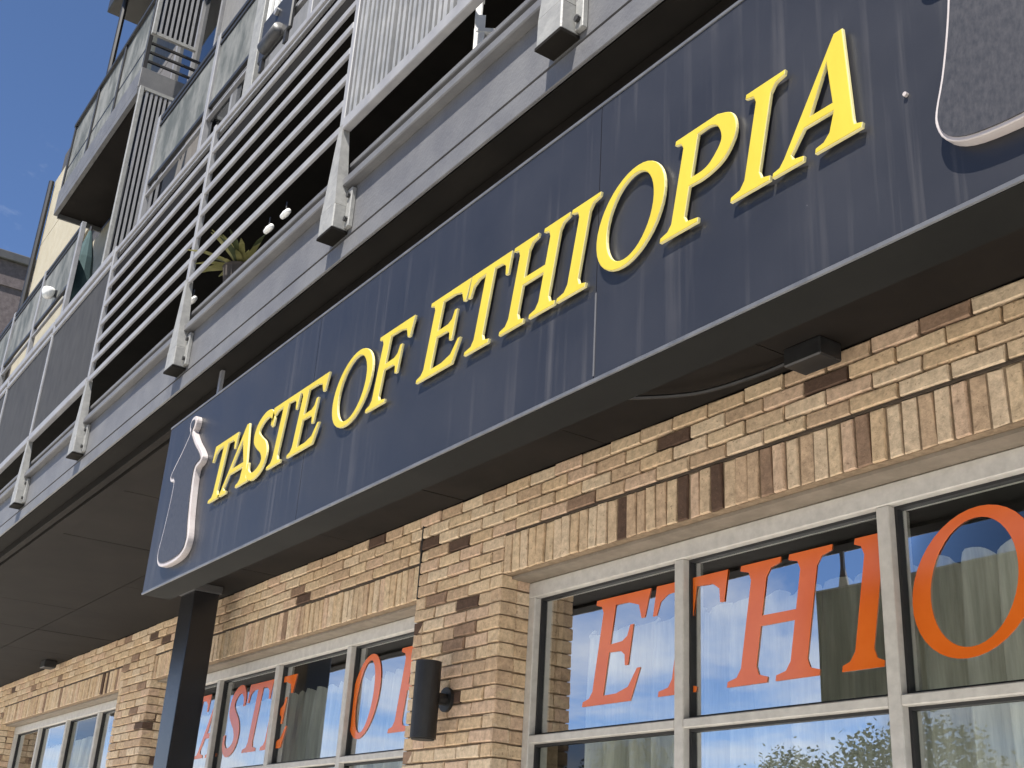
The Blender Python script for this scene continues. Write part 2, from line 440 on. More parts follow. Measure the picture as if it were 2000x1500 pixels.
# courses between the soldiers and the soffit, and the piers
def course(x0, x1, zc, shift):
    x = x0 - (shift % JX)
    while x < x1 - .01:
        s, e = max(x, x0), min(x + .203, x1)
        if e - s > .185: spec.append(('stretcher', (s + e) / 2, random.uniform(-.005, .004), zc, 0))
        elif e - s > .115: spec.append(('third', s + .07 if s == x0 else e - .07, 0, zc, 0))
        elif e - s > .05: spec.append(('half', s + .048 if s == x0 else e - .048, 0, zc, 0))
        x += JX
for k in range(4): course(XL, XR, SOLT + .006 + CH * (k + .5), JX / 2 * (k % 2) + .05)
for a, b_ in PIL:
    for k in range(47):
        zc = SOLT + .006 - CH * (k + .5)
        if zc < .05: break
        off = k % 2
        x = a
        if off: spec.append(('half', a + .048, 0, zc, 0)); x = a + .1065
        while x + .2 < b_ + .02:
            spec.append(('stretcher', x + .1015, random.uniform(-.005, .004), zc, 0)); x += JX
        if b_ - x > .06: spec.append(('half', b_ - .048, 0, zc, 0))
        # return towards the window on the right-hand side of the pier, and the left one
        spec.append(('ret' if off else 'ret', b_, .052, zc, 1)); spec.append(('half', b_, .152, zc, 1))
        spec.append(('half', a, .048, zc, -1)); spec.append(('half', a, .15, zc, -1))
cam_p = Vector((0, -3.225, 1.6))
def seen(sp):
    p = Vector((sp[1], sp[2], sp[3])) - cam_p
    z = p.dot(Fv)
    if z < .1: return None
    px, py = 1000 + 2328 * p.dot(rr) / z, 750 - 2328 * p.dot(uu) / z
    if -30 < px < 2030 and -30 < py < 1530 and sp[4] >= 0: return z
    return None
order = []
for i, sp in enumerate(spec):
    s = seen(sp)
    if s is not None: order.append((s, i))
order.sort()
single = set(i for _, i in order[:300])
rest = MB()
rot = {0: 0.0, 1: math.radians(90), -1: math.radians(-90)}
for i, (k, x, y, z, t) in enumerate(spec):
    if i in single:
        o = link('brick', random.choice(kind_me[k]), wall, (x, y, z))
        o.rotation_euler = (0, 0, rot[t])
    else:
        src = random.choice(kinds[k]); ca, sa = math.cos(rot[t]), math.sin(rot[t])
        rest.add([(x + ca * a - sa * b_, y + sa * a + ca * b_, z + c) for a, b_, c in src.v], src.f)
o = part('brick_courses', rest, M['brick'], wall); tag(o, kind='stuff')
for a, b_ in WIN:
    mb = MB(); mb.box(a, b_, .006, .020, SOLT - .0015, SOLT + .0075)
    part('painted_joint_shadow', mb, M['joint_shadow_brown'], B)  # dark strip painted in as the shadow line above the soldiers
# steel lintels over the windows, control joint beside the pier
for a, b_ in WIN:
    mb = MB(); mb.box(a - .05, b_ + .05, .062, .30, LINT - .016, LINT - .002)
    part('lintel', mb, M['lintel'], B)
mb = MB(); mb.box(-5.728, -5.716, -.004, .02, LINT, SOF - .004)
part('control_joint', mb, M['gasket'], B)
# interior shell behind the glass
mb = MB()
mb.box(-16.2, .3, 4.0, 4.1, 0, 3.4); mb.box(-16.2, .3, .41, 4.0, 3.06, 3.16); mb.box(-16.2, .3, .41, 4.0, -.1, .02)
mb.box(-16.3, -16.2, .41, 4.1, 0, 3.4); mb.box(.3, .4, .41, 4.1, 0, 3.4)
part('dining_room', mb, M['interior'], B)

# ------------------------------------------------------------------ lettering
def catmull(pts, n=8, closed=True):
    out = []; L = len(pts)
    rng = range(L) if closed else range(L - 1)
    for i in rng:
        p0, p1, p2, p3 = (pts[(i - 1) % L] if closed or i > 0 else pts[0], pts[i], pts[(i + 1) % L], pts[(i + 2) % L] if closed or i + 2 < L else pts[-1])
        for k in range(n):
            t = k / n
            out.append(tuple(.5 * (2 * p1[d] + (p2[d] - p0[d]) * t + (2 * p0[d] - 5 * p1[d] + 4 * p2[d] - p3[d]) * t * t + (3 * p1[d] - p0[d] - 3 * p2[d] + p3[d]) * t ** 3) for d in range(len(p1))))
    if not closed: out.append(tuple(pts[-1]))
    return out
def stem(c, s, f):          # closed outline of a serifed upright
    return [(c - f, 0), (c + f, 0), (c + f, .045), (c + s + .04, .07), (c + s, .14), (c + s, .86), (c + s + .04, .93), (c + f, .955), (c + f, 1),
            (c - f, 1), (c - f, .955), (c - s - .04, .93), (c - s, .86), (c - s, .14), (c - s - .04, .07), (c - f, .045)]
def glyph(ch, w, s):
    """outlines (outer first, then counters) of a serif capital, cap height 1, width w, half stem s"""
    if ch == 'I': return [stem(w / 2, s, w / 2)]
    if ch == 'H':
        f = min(w * .235, s + .14); c1, c2 = f, w - f
        a = stem(c1, s, f); b_ = stem(c2, s, f)
        return [[a[0], a[1], a[2], a[3], a[4], (c1 + s, .46), (c2 - s, .46), b_[13], b_[14], b_[15], b_[0], b_[1], b_[2], b_[3], b_[4], b_[5], b_[6], b_[7], b_[8], b_[9], b_[10], b_[11], b_[12],
                 (c2 - s, .545), (c1 + s, .545), a[5], a[6], a[7], a[8], a[9], a[10], a[11], a[12], a[13], a[14], a[15]]]
    if ch == 'T':
        c = w / 2; f = min(s + .16, w * .42)
        return [[(c - f, 0), (c + f, 0), (c + f, .045), (c + s + .04, .07), (c + s, .14), (c + s, .915), (w - .17, .905), (w - .08, .85), (w - .05, .73), (w, .73), (w, 1),
                 (0, 1), (0, .73), (.05, .73), (.08, .85), (.17, .905), (c - s, .915), (c - s, .14), (c - s - .04, .07), (c - f, .045)]]
    if ch in 'EF':
        a0 = .13; a1 = a0 + 2 * s
        top = [(a1, .55), (.60 * w, .56), (.68 * w, .60), (.71 * w, .70), (.77 * w, .70), (.77 * w, .33), (.71 * w, .33), (.68 * w, .43), (.60 * w, .47), (a1, .475)]
        head = [(w, 1), (0, 1), (0, .955), (a0 - .04, .93), (a0, .87), (a0, .13), (a0 - .04, .07), (0, .045), (0, 0)]
        arm = [(a1, .92), (.62 * w, .915), (.82 * w, .87), (.90 * w, .74), (.96 * w, .74)]
        mid = list(reversed(top))
        if ch == 'E':
            return [[(.90 * w, 0), (w, .29), (.94 * w, .29), (.82 * w, .13), (.62 * w, .085), (a1, .08)] + mid + arm + head]
        return [[(a1 + .20, 0), (a1 + .20, .045), (a1 + .04, .07), (a1, .13)] + mid + arm + head]
    if ch == 'P':
        a0 = .13; a1 = a0 + 2 * s
        bowl = catmull([(a1, .42), (.62 * w, .42), (.88 * w, .50), (w, .70), (.90 * w, .91), (.66 * w, 1.0)], 6, False)
        hole = catmull([(a1 + .01, .50), (.58 * w, .51), (.70 * w, .58), (w - 2.1 * s, .71), (.70 * w, .86), (.56 * w, .925), (a1 + .01, .925)], 5, False)
        return [[(0, 0), (a1 + .20, 0), (a1 + .20, .045), (a1 + .04, .07), (a1, .13)] + bowl + [(0, 1), (0, .955), (a0 - .04, .93), (a0, .87), (a0, .13), (a0 - .04, .07), (0, .045)], hole]
    if ch == 'A':
        ap = w * .56
        r0 = w - .05 - .16
        outer = [(0, 0), (.34, 0), (.34, .045), (.22, .07), (.19, .12), (.30, .30), (r0 - 2.0 * s + .06, .30), (r0 - s * 1.5, .12), (r0 - s * 1.5 - .05, .06), (r0 - s * 1.5 - .13, .045), (r0 - s * 1.5 - .13, 0),
                 (w, 0), (w, .045), (w - .08, .07), (w - .10, .12), (ap + .06, 1.03), (ap - .03, 1.03), (.11, .12), (.07, .06), (0, .045)]
        kx = r0 - 2.0 * s
        hole = [(.345, .38), (kx + .035, .38), (ap - .07, .80)]
        return [outer, hole]
    if ch == 'O':
        cx = w / 2; N = 40
        o1 = [(cx + w / 2 * math.cos(2 * math.pi * i / N), .5 + .52 * math.sin(2 * math.pi * i / N)) for i in range(N)]
        h = []
        for i in range(N):
            a = 2 * math.pi * i / N
            x, y = (w / 2 - 1.75 * s) * math.cos(a), .445 * math.sin(a)
            h.append((cx + x - .05 * y, .5 + y))
        return [o1, h]
    if ch == 'S':
        ctr = catmull([(.90, .70), (.86, .84), (.66, .955), (.42, .95), (.22, .84), (.22, .68), (.42, .55), (.66, .43), (.80, .28), (.76, .13), (.56, .045), (.34, .045), (.14, .15), (.09, .30)], 5, False)
        n = len(ctr); L, R = [], []
        for i, (x, y) in enumerate(ctr):
            a = ctr[max(i - 1, 0)]; b_ = ctr[min(i + 1, n - 1)]
            tx, ty = (b_[0] - a[0]) * w, b_[1] - a[1]; l = math.hypot(tx, ty); nx, ny = -ty / l, tx / l
            t = i / (n - 1); wd = .035 + (s * .95 - .02) * math.sin(math.pi * t) ** 1.3
            L.append((x * w + nx * wd, y + ny * wd)); R.append((x * w - nx * wd, y - ny * wd))
        return [L + R[::-1]]
def outline_mesh(loops, depth, bev, mats, name):
    """solid of given depth from outlines in the (x, z) plane; front faces look to -y"""
    cu = bpy.data.curves.new('outline', 'CURVE'); cu.dimensions = '2D'; cu.fill_mode = 'BOTH'
    cu.extrude = max(depth / 2 - bev, 0); cu.bevel_depth = bev; cu.bevel_resolution = 1; cu.offset = -bev
    for l in loops:
        sp = cu.splines.new('POLY'); sp.points.add(len(l) - 1); sp.use_cyclic_u = True
        for p, q in zip(sp.points, l): p.co = (q[0], q[1], 0, 1)
    ob = bpy.data.objects.new('outline', cu)
    me0 = bpy.data.meshes.new_from_object(ob)
    bpy.data.objects.remove(ob)
    me = bpy.data.meshes.new(name)
    me.from_pydata([(v.co.x, -v.co.z, v.co.y) for v in me0.vertices], [], [tuple(p.vertices) for p in me0.polygons])
    bm = bmesh.new(); bm.from_mesh(me); bmesh.ops.remove_doubles(bm, verts=bm.verts, dist=1e-5); bmesh.ops.recalc_face_normals(bm, faces=bm.faces); bm.to_mesh(me); bm.free()
    for m in mats: me.materials.append(m)
    if len(mats) > 1:
        for p in me.polygons: p.material_index = 0 if abs(p.normal.y) > .85 else 1
    bpy.data.meshes.remove(me0)
    return me
def letter(ch, x0, x1, zb, cap, shear, s, ymid, depth, bev, mats, parent, name='letter'):
    loops = glyph(ch, (x1 - x0) / cap, s)
    loops = [[(x * cap + shear * y * cap, y * cap) for x, y in l] for l in loops]
    return link(name, outline_mesh(loops, depth, bev, mats, name), parent, (x0, ymid, zb))

# ------------------------------------------------------------------ shop windows
VS = 1.0128
GY = .225
def window(a, b_, word, label):
    fr = MB()
    HT = .096
    fr.box(a, b_, WY, WY + .12, LINT - HT, LINT - .018, .004)            # head
    fr.box(a, a + .055, WY + .002, WY + .12, .55, LINT - HT, .004)        # jambs
    fr.box(b_ - .055, b_, WY + .002, WY + .12, .55, LINT - HT, .004)
    fr.box(a, b_, WY + .001, WY + .12, .55, .63, .004)
    W_ = part('window', fr, M['alu'], B)
    tag(W_, label)
    xs = [a + .055]
    n = 4; pitch = (b_ - a) / n
    for i in range(1, n):
        x = a + .055 / 2 + i * (b_ - a - .055) / n
        mb = MB(); mb.box(x - .028, x + .028, WY + .004, WY + .125, .63, LINT - HT, .004)
        part('mullion', mb, M['alu'], W_)
        xs += [x - .028, x + .028]
    xs.append(b_ - .055)
    for i in range(n):
        x0, x1 = xs[2 * i], xs[2 * i + 1]
        mb = MB(); mb.box(x0, x1, WY + .003, WY + .11, 2.242, 2.280, .004)
        part('transom', mb, M['alu'], W_)
        for z0, z1 in ((.63, 2.242), (2.280, LINT - HT)):
            g = MB(); t = .012
            g.box(x0, x1, GY - .016, GY + .014, z0, z0 + t); g.box(x0, x1, GY - .016, GY + .014, z1 - t, z1)
            g.box(x0, x0 + t, GY - .016, GY + .014, z0 + t, z1 - t); g.box(x1 - t, x1, GY - .016, GY + .014, z0 + t, z1 - t)
            part('gasket', g, M['gasket'], W_)
            p = MB(); dt = math.tan(math.radians(.15)) * (x1 - x0) / 2
            p.add([(x0 + t, GY + dt, z0 + t), (x1 - t, GY - dt, z0 + t), (x1 - t, GY - dt, z1 - t), (x0 + t, GY + dt, z1 - t)], [(0, 1, 2, 3)])
            part('pane', p, M['glass'], W_)
    for ch, x0, x1 in word:
        letter(ch, x0 * VS, x1 * VS, 2.390, .481, .19, .088, GY - .0035, .002, 0, [M['vinyl']], W_)
    return W_
window(*WIN[0], [], None)
window(*WIN[1], [('T', -9.62, -9.22), ('A', -9.30, -8.86), ('S', -8.80, -8.48), ('T', -8.46, -8.06), ('E', -8.06, -7.68), ('O', -6.79, -6.44), ('F', -6.25, -5.92)], 'shop window lettered TASTE OF in orange')
window(*WIN[2], [('E', -4.43, -4.05), ('T', -4.01, -3.57), ('H', -3.495, -3.018), ('I', -2.912, -2.725), ('O', -2.63, -2.15), ('P', -2.08, -1.70), ('I', -1.66, -1.47), ('A', -1.44, -1.0)], 'shop window lettered ETHIOPIA in orange')
# pleated curtains hung inside
def curtain(a, b_, label):
    rnd = random.Random(int(-a * 10))
    mb = MB(); x = a; v = []; ph = 0
    while x < b_:
        ph += rnd.uniform(.45, .62)
        d = .06 * math.sin(ph) + .02 * math.sin(ph * 2.3 + 1) + .012 * math.sin(ph * .37)
        v.append((x, .46 + d)); x += rnd.uniform(.010, .018)
    n = len(v); zs = [.25, 1.6, 2.5, 2.76, 2.80]
    vv = []
    for zi, z in enumerate(zs):
        k = 1 if zi < 3 else (.75 if zi == 3 else .55)
        for i, (xx, yy) in enumerate(v):
            zz_ = z + (.022 * math.sin(i * .55) if zi == 4 else 0)
            vv.append((xx, .46 + (yy - .46) * k, zz_))
    ff = [(r * n + i, r * n + i + 1, (r + 1) * n + i + 1, (r + 1) * n + i) for r in range(len(zs) - 1) for i in range(n - 1)]
    mb.add(vv, ff)
    o = part('curtain', mb, M['curtain'], None, ((a + b_) / 2, .46, 0), True)
    tag(o, label, 'curtain', 'pleated curtains inside the shop windows')
curtain(WIN[0][0] + .1, WIN[0][1] - .1, 'pleated olive curtain behind the window without lettering')
curtain(WIN[1][0] + .1, WIN[1][1] - .1, 'pleated olive curtain behind the TASTE OF window lettering')
curtain(WIN[2][0] + .1, WIN[2][1] - .1, 'pleated olive grey curtain behind the ETHIO window lettering')

# ------------------------------------------------------------------ soffit, beam and deck of the first balcony
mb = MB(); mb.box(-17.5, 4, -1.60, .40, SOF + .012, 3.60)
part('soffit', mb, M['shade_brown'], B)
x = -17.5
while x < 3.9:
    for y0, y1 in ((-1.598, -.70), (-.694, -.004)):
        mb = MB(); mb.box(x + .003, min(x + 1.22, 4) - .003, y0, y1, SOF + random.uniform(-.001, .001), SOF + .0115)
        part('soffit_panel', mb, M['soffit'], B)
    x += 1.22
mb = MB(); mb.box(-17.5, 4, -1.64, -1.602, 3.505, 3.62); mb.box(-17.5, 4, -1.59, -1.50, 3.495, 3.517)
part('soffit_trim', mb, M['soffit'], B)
be = MB()
be.box(-17.5, 4, -1.763, -1.752, 3.54, 3.608, .002)              # bottom lip
be.box(-17.5, 4, -1.757, -1.70, 3.624, 3.812)                    # web
be.box(-17.5, 4, -1.792, -1.642, 3.814, 3.848, .004)             # top flange, throws a shadow line
part('steel_beam', be, M['beam'], B)
mb = MB(); mb.box(-17.5, 4, -1.744, -1.642, 3.546, 3.6235); part('beam_underside_shade', mb, M['shade_brown'], B)  # dark box, shade below the beam lip put into its colour
fa = MB(); fa.box(-17.5, 4, -1.745, -1.60, 3.85, 3.905)
part('deck_fascia', fa, M['beam_dark'], B)
fa = MB(); fa.box(-17.5, 4, -1.765, -1.60, 3.910, 3.932, .003)
part('deck_edge', fa, M['beam'], B)
mb = MB(); mb.box(-17.5, 4, -1.598, .40, 3.602, 3.925)
part('balcony_deck', mb, M['siding_dark'], B)

# ------------------------------------------------------------------ sign
SY = -1.80
SG = thing('restaurant_sign', (-2.2, -1.74, 2.595), 'long dark blue sign with raised yellow letters TASTE OF ETHIOPIA', 'sign')
sb = MB(); sb.box(-4.765, .55, SY + .004, SY + .115, 2.600, 3.316)
part('sign_box', sb, M['sign_back'], SG)
seams = [-4.768, -3.335, -1.853, -.36, .553]
for a, b_ in zip(seams[:-1], seams[1:]):
    mb = MB(); mb.box(a + .0012, b_ - .0012, SY, SY + .0035, 2.6095, 3.308)
    part('sign_panel', mb, M['sign'], SG)
mb = MB(); mb.box(-4.770, .555, SY - .003, SY + .003, 2.600, 2.6085, .001)
part('bottom_trim', mb, M['sign_edge'], SG)
mb = MB(); mb.box(-4.770, .555, SY - .003, SY + .118, 3.309, 3.3175, .001)
part('top_trim', mb, M['sign_edge'], SG)
SH = .22
row = [('T', -4.108, -3.894), ('A', -3.963, -3.700), ('S', -3.742, -3.553), ('T', -3.590, -3.386), ('E', -3.385, -3.180), ('O', -3.103, -2.866), ('F', -2.857, -2.660),
       ('E', -2.573, -2.375), ('T', -2.372, -2.192), ('H', -2.181, -1.958), ('I', -1.950, -1.846), ('O', -1.830, -1.612), ('P', -1.600, -1.414), ('I', -1.399, -1.298), ('A', -1.291, -1.086)]
for ch, x0, x1 in row:
    s = .088
    letter(ch, x0 * 1.017, x1 * 1.017, 2.8355, .2227, SH, s, SY - .0105, .009, .0018, [M['letter'], M['letter_side']], SG)
def emblem(cx, flip, dz):
    half = [(.0, 3.246), (.022, 3.242), (.036, 3.222), (.030, 3.196), (.018, 3.180), (.040, 3.155), (.080, 3.118), (.130, 3.080), (.168, 3.046), (.174, 3.026), (.158, 3.010), (.128, 3.004),
            (.118, 2.986), (.121, 2.930), (.132, 2.860), (.147, 2.790), (.163, 2.735), (.164, 2.706), (.150, 2.676), (.115, 2.656), (.06, 2.647), (.0, 2.645)]
    full = half + [(-x, z) for x, z in half[-2:0:-1]]
    loop = catmull([(x, z - 2.645) for x, z in full], 3)
    e = link('emblem', outline_mesh([loop], .024, .002, [M['rim']], 'emblem'), SG, (cx, SY - .012, 2.645 + dz))
    # inset printed face, 1.5 mm proud of the rim plate
    n = len(loop); ins = []
    for i in range(n):
        a = loop[i - 1]; b_ = loop[(i + 1) % n]
        tx, tz = b_[0] - a[0], b_[1] - a[1]; l = math.hypot(tx, tz) or 1
        ins.append((loop[i][0] + -tz / l * (.015 if flip > 0 else .007), loop[i][1] + tx / l * (.015 if flip > 0 else .007)))
    area = sum(loop[i][0] * loop[(i + 1) % n][1] - loop[(i + 1) % n][0] * loop[i][1] for i in range(n))
    if area < 0:
        ins = [(2 * loop[i][0] - ins[i][0], 2 * loop[i][1] - ins[i][1]) for i in range(n)]
    link('emblem_face', outline_mesh([ins], .003, 0, [M['emblem']], 'emblem_face'), e, (cx, SY - .0252, 2.645 + dz))
    for k in ((.35, .9) if flip < 0 else ()):
        mb = MB()
        pts = [(cx + k * .060 + .0 * 1, SY - .0275, 2.985 + dz), (cx + k * .060, SY - .0275, 2.92 + dz), (cx + k * .068, SY - .0275, 2.84 + dz), (cx + k * .082, SY - .0275, 2.75 + dz), (cx + k * .088, SY - .0275, 2.67 + dz)]
        mb.tube(pts, .0022, 5)
        part('woven_line', mb, M['emblem_line'], e)
emblem(-4.415, 1, .014)
emblem(-.790, -1, .042)
mb = MB(); mb.box(-1.8555, -1.8505, SY - .001, SY + .002, 2.615, 2.815)
part('seam_strip', mb, M['emblem_line'], SG)
# small fixing screws that show as pale dots
for x, z in ((-1.02, 2.86),):
    mb = MB(); mb.tube([(x, SY + .001, z), (x, SY - .006, z)], .0042, 7)
    part('screw', mb, M['rim'], SG)

# ------------------------------------------------------------------ posts
P_ = thing('support_post', (-8.525, -.25, 0), 'black square post standing below the left end of the dark sign', 'post')
mb = MB(); mb.box(-8.665, -8.385, -.345, -.155, 0.02, 3.46, .004)
part('shaft', mb, M['post'], P_)
mb = MB(); mb.box(-8.74, -8.31, -.42, -.08, 0.0, .02)
part('base_plate', mb, M['post'], P_)
mb = MB(); mb.box(-8.68, -8.37, -.36, -.14, 3.461, 3.519, .004)
part('cap_plate', mb, M['beam_dark'], P_)
for x in (-4.56,):
    mb = MB(); mb.loft([[(x - .035, -1.70, 3.318), (x + .035, -1.70, 3.318), (x + .035, -1.685, 3.318), (x - .035, -1.685, 3.318)],
                        [(x - .012, -1.70, 3.43), (x + .012, -1.70, 3.43), (x + .012, -1.685, 3.43), (x - .012, -1.685, 3.43)],
                        [(x - .012, -1.70, 3.545), (x + .012, -1.70, 3.545), (x + .012, -1.685, 3.545), (x - .012, -1.685, 3.545)]])
    part('hanger', mb, M['rail'], SG)

# ------------------------------------------------------------------ wall lamp and small fixtures
L = thing('wall_lamp', (-5.318, 0, 2.47), 'black cylinder wall lamp on the brick pier', 'lamp')
mb = MB(); mb.tube([(-5.318, -.128, 2.262), (-5.318, -.128, 2.640)], .066, 28)
o = part('lamp_body', mb, M['lamp'], L)
mb = MB(); mb.tube([(-5.318, -.128, 2.2615), (-5.318, -.128, 2.255)], .058, 24)
part('lens', mb, M['frost_dark'], o)
mb = MB(); mb.tube([(-5.318, -.064, 2.465), (-5.318, -.018, 2.465)], .030, 12)
part('arm', mb, M['lamp'], L)
mb = MB(); mb.tube([(-5.318, -.018, 2.465), (-5.318, -.001, 2.465)], .062, 20)
part('mounting_plate', mb, M['lamp'], L)
def spot(x, y, z, label):
    S_ = thing('soffit_light', (x, y, z), label, 'light')
    mb = MB(); mb.box(x - .09, x + .09, y - .06, y + .06, z - .075, z - .001, .006)
    part('housing', mb, M['lamp'], S_)
    mb = MB(); mb.box(x - .03, x + .03, y + .06, y + .075, z - .05, z - .012)
    part('junction', mb, M['lamp'], S_)
spot(-2.74, -.10, SOF, 'small black light box under the soffit beside the cable')
spot(-13.2, -.12, SOF, 'small black light box under the soffit far along the brick wall')
mb = MB()
cp = catmull([(-2.84, -.10, 3.495), (-3.0, -.14, 3.47), (-3.25, -.20, 3.462), (-3.5, -.3, 3.49), (-3.62, -.36, 3.516)], 6, False)
mb.tube(cp, .009, 6)
tag(part('cable', mb, M['lamp'], None, (-3.2, -.2, 3.48)), 'thin black cable sagging below the dark soffit', 'cable')

# ------------------------------------------------------------------ first balcony railing
RY = -1.80
R = thing('balcony_railing', (-5, RY, 3.64), 'pale metal railing of slats and pickets above the grey beam', 'railing')
RB, RT = 4.08, 4.90
ups = [.55, -.77, -2.07, -3.37, -4.92, -6.47, -7.75, -9.0, -10.3, -11.6, -12.9]
fb = MB()
fb.box(-.055, .055, RY - .018, -1.7575, 3.640, 3.735, .004)
fb.loft([[(-.053, RY - .016, 3.735), (.053, RY - .016, 3.735), (.053, -1.765, 3.735), (-.053, -1.765, 3.735)],
         [(-.036, RY - .014, 3.86), (.036, RY - .014, 3.86), (.036, -1.772, 3.86), (-.036, -1.772, 3.86)],
         [(-.015, RY - .008, RB), (.015, RY - .008, RB), (.015, RY + .018, RB), (-.015, RY + .018, RB)]])
fb_me = fb.mesh('bracket', M['bracket'])
ub = MB(); ub.box(-.016, .016, RY - .008, RY + .018, RB + .001, RT + .035, .003)
ub_me = ub.mesh('upright', M['rail'])
tb = MB(); tb.box(.057, .090, -1.775, -1.7575, 3.645, 3.80, .002)
tb_me = tb.mesh('side_plate', M['bracket'])
bb = MB(); bb.tube([(.073, -1.775, 3.675), (.073, -1.785, 3.675)], .010, 8)
bb_me = bb.mesh('bolt', M['rail_dark'])
cb = MB(); cb.box(-.057, .057, RY - .020, -1.7575, 3.630, 3.6395)  # added dark sheet, shade painted under the bracket foot
foot_shade_me = cb.mesh('foot_shade', M['shade_brown'])
for x in ups:
    k = link('bracket', fb_me, R, (x, 0, 0))
    tp = link('side_plate', tb_me, k, (x, 0, 0))
    link('bolt', bb_me, k, (x, 0, 0)); link('bolt', bb_me, k, (x, 0, .095))
    link('foot_shade', foot_shade_me, k, (x, 0, 0))
    link('upright', ub_me, R, (x, 0, 0))
def slat_bay(x0, x1):
    n = 8
    for i in range(n):
        z = RB + (RT - RB) * i / (n - 1)
        z += random.uniform(-.0025, .0025); yy = random.uniform(-.002, .002)
        mb = MB(); mb.box(x0 + .020, x1 - .020, RY - .006 + yy, RY + .007 + yy, z - .0155, z + .0155, .002)
        part('slat', mb, M['rail'], R)
slat_bay(-6.47, -4.92); slat_bay(-4.92, -3.37)
def rails(x0, x1, z, h=.024, m='rail'):
    mb = MB(); mb.box(x0 + .020, x1 - .020, RY - .012, RY + .020, z - h, z + h, .003)
    part('rail', mb, M[m], R)
def picket_bay(x0, x1, pitch=.038):
    rails(x0, x1, RB); rails(x0, x1, RT)
    n = int((x1 - x0 - .06) / pitch)
    for i in range(n):
        x = x0 + .045 + i * pitch; d = random.uniform(.008, .013)
        mb = MB(); mb.box(x - d, x + d, RY - .004 + random.uniform(0, .008), RY + .012, RB + .025, RT - .025)
        part('picket', mb, M['picket'], R)
picket_bay(-3.37, -2.07); picket_bay(-2.07, -.77)
def panel_bay(x0, x1):
    rails(x0, x1, RB); rails(x0, x1, RT)
    rails(x0, x1, RT - .075, .016)
    mb = MB(); mb.box(x0 + .03, x1 - .03, RY, RY + .012, RB + .026, RT - .093)
    part('smoked_panel', mb, M['frost_dark'], R)
for a, b_ in ((-7.75, -6.47), (-9.0, -7.75), (-10.3, -9.0), (-11.6, -10.3), (-12.9, -11.6)): panel_bay(a, b_)

# ------------------------------------------------------------------ upper facade (set back) with cladding panels and windows
UY = -.30
def cladding(x0, x1, z0, z1, m, y=UY):
    mb = MB(); mb.box(x0 + .006, x1 - .006, y, y + .05, z0 + .006, z1 - .006, .004)
    return part('cladding_panel', mb, M[m], B)
mb = MB(); mb.box(-18.7, 4, UY + .055, UY + .3, 6.95, 12.6)
part('upper_wall', mb, M['siding_dark'], B)
mb = MB(); mb.box(-18.7, 4, .55, .75, 3.93, 6.55)
part('recessed_wall', mb, M['siding_dark'], B)  # cladding kept dark, shade of the recess put into the colour
def flat_window(x0, x1, z0, z1, y=UY):
    fr = MB(); d = .06
    fr.box(x0, x1, y - .02, y + .05, z0, z0 + d); fr.box(x0, x1, y - .02, y + .05, z1 - d, z1)
    fr.box(x0, x0 + d, y - .02, y + .05, z0 + d, z1 - d); fr.box(x1 - d, x1, y - .02, y + .05, z0 + d, z1 - d)
    xm = (x0 + x1) / 2
    fr.box(xm - .03, xm + .03, y - .018, y + .05, z0 + d, z1 - d)
    w_ = part('flat_window', fr, M['rail'], B)
    p = MB(); p.add([(x0 + d, y + .02, z0 + d), (x1 - d, y + .02, z0 + d), (x1 - d, y + .02, z1 - d), (x0 + d, y + .02, z1 - d)], [(0, 1, 2, 3)])
    part('pane', p, M['glass_dark'], w_)
for fl, (z0, z1) in enumerate(((6.95, 9.15), (9.55, 12.05))):
    x = -18.7; i = 0
    while x < 3.9:
        wd = 1.15 if (i + fl) % 3 else 1.75
        x1 = min(x + wd, 4)
        m = 'siding_cream' if x < -13.6 else ('siding_brown' if (i + fl) % 4 == 1 else 'siding')
        if wd > 1.5 and x > -13.4:
            flat_window(x + .05, x1 - .05, z0 + .1, z1 - .35)
            cladding(x, x1, z1 - .35, z1, m)
        else:
            zc = (z0 + z1) / 2
            cladding(x, x1, z0, zc, m); cladding(x, x1, zc, z1, m)
        x = x1; i += 1
for fl, x in ((0, -17.5), (0, -2.0)): pass
# floor slabs
mb = MB(); mb.box(-18.7, 4, -.90, .56, 6.60, 6.86)
part('floor_slab', mb, M['shade_brown'], B)  # slab colour carries the shade seen between the railing slats
mb = MB(); mb.box(-18.7, 4, -.925, -.87, 6.862, 6.945, .004)
part('floor_edge', mb, M['rail'], B)
mb = MB(); mb.box(-18.7, 4, -.90, UY + .05, 6.862, 6.93)
part('floor_deck', mb, M['siding_dark'], B)
mb = MB(); mb.box(-13.9, 4, -.92, UY + .3, 12.07, 12.40, .01)
part('roof_canopy', mb, M['rail_dark'], B)
mb = MB(); mb.tube([(-13.45, -.80, 12.06), (-13.45, -.80, 10.60)], .035, 8)
part('downpipe', mb, M['rail_dark'], B)
mb = MB(); mb.tube([(-18.66, -.36, 12.0), (-18.66, -.36, 6.95)], .045, 8)
part('downpipe', mb, M['rail_dark'], B)

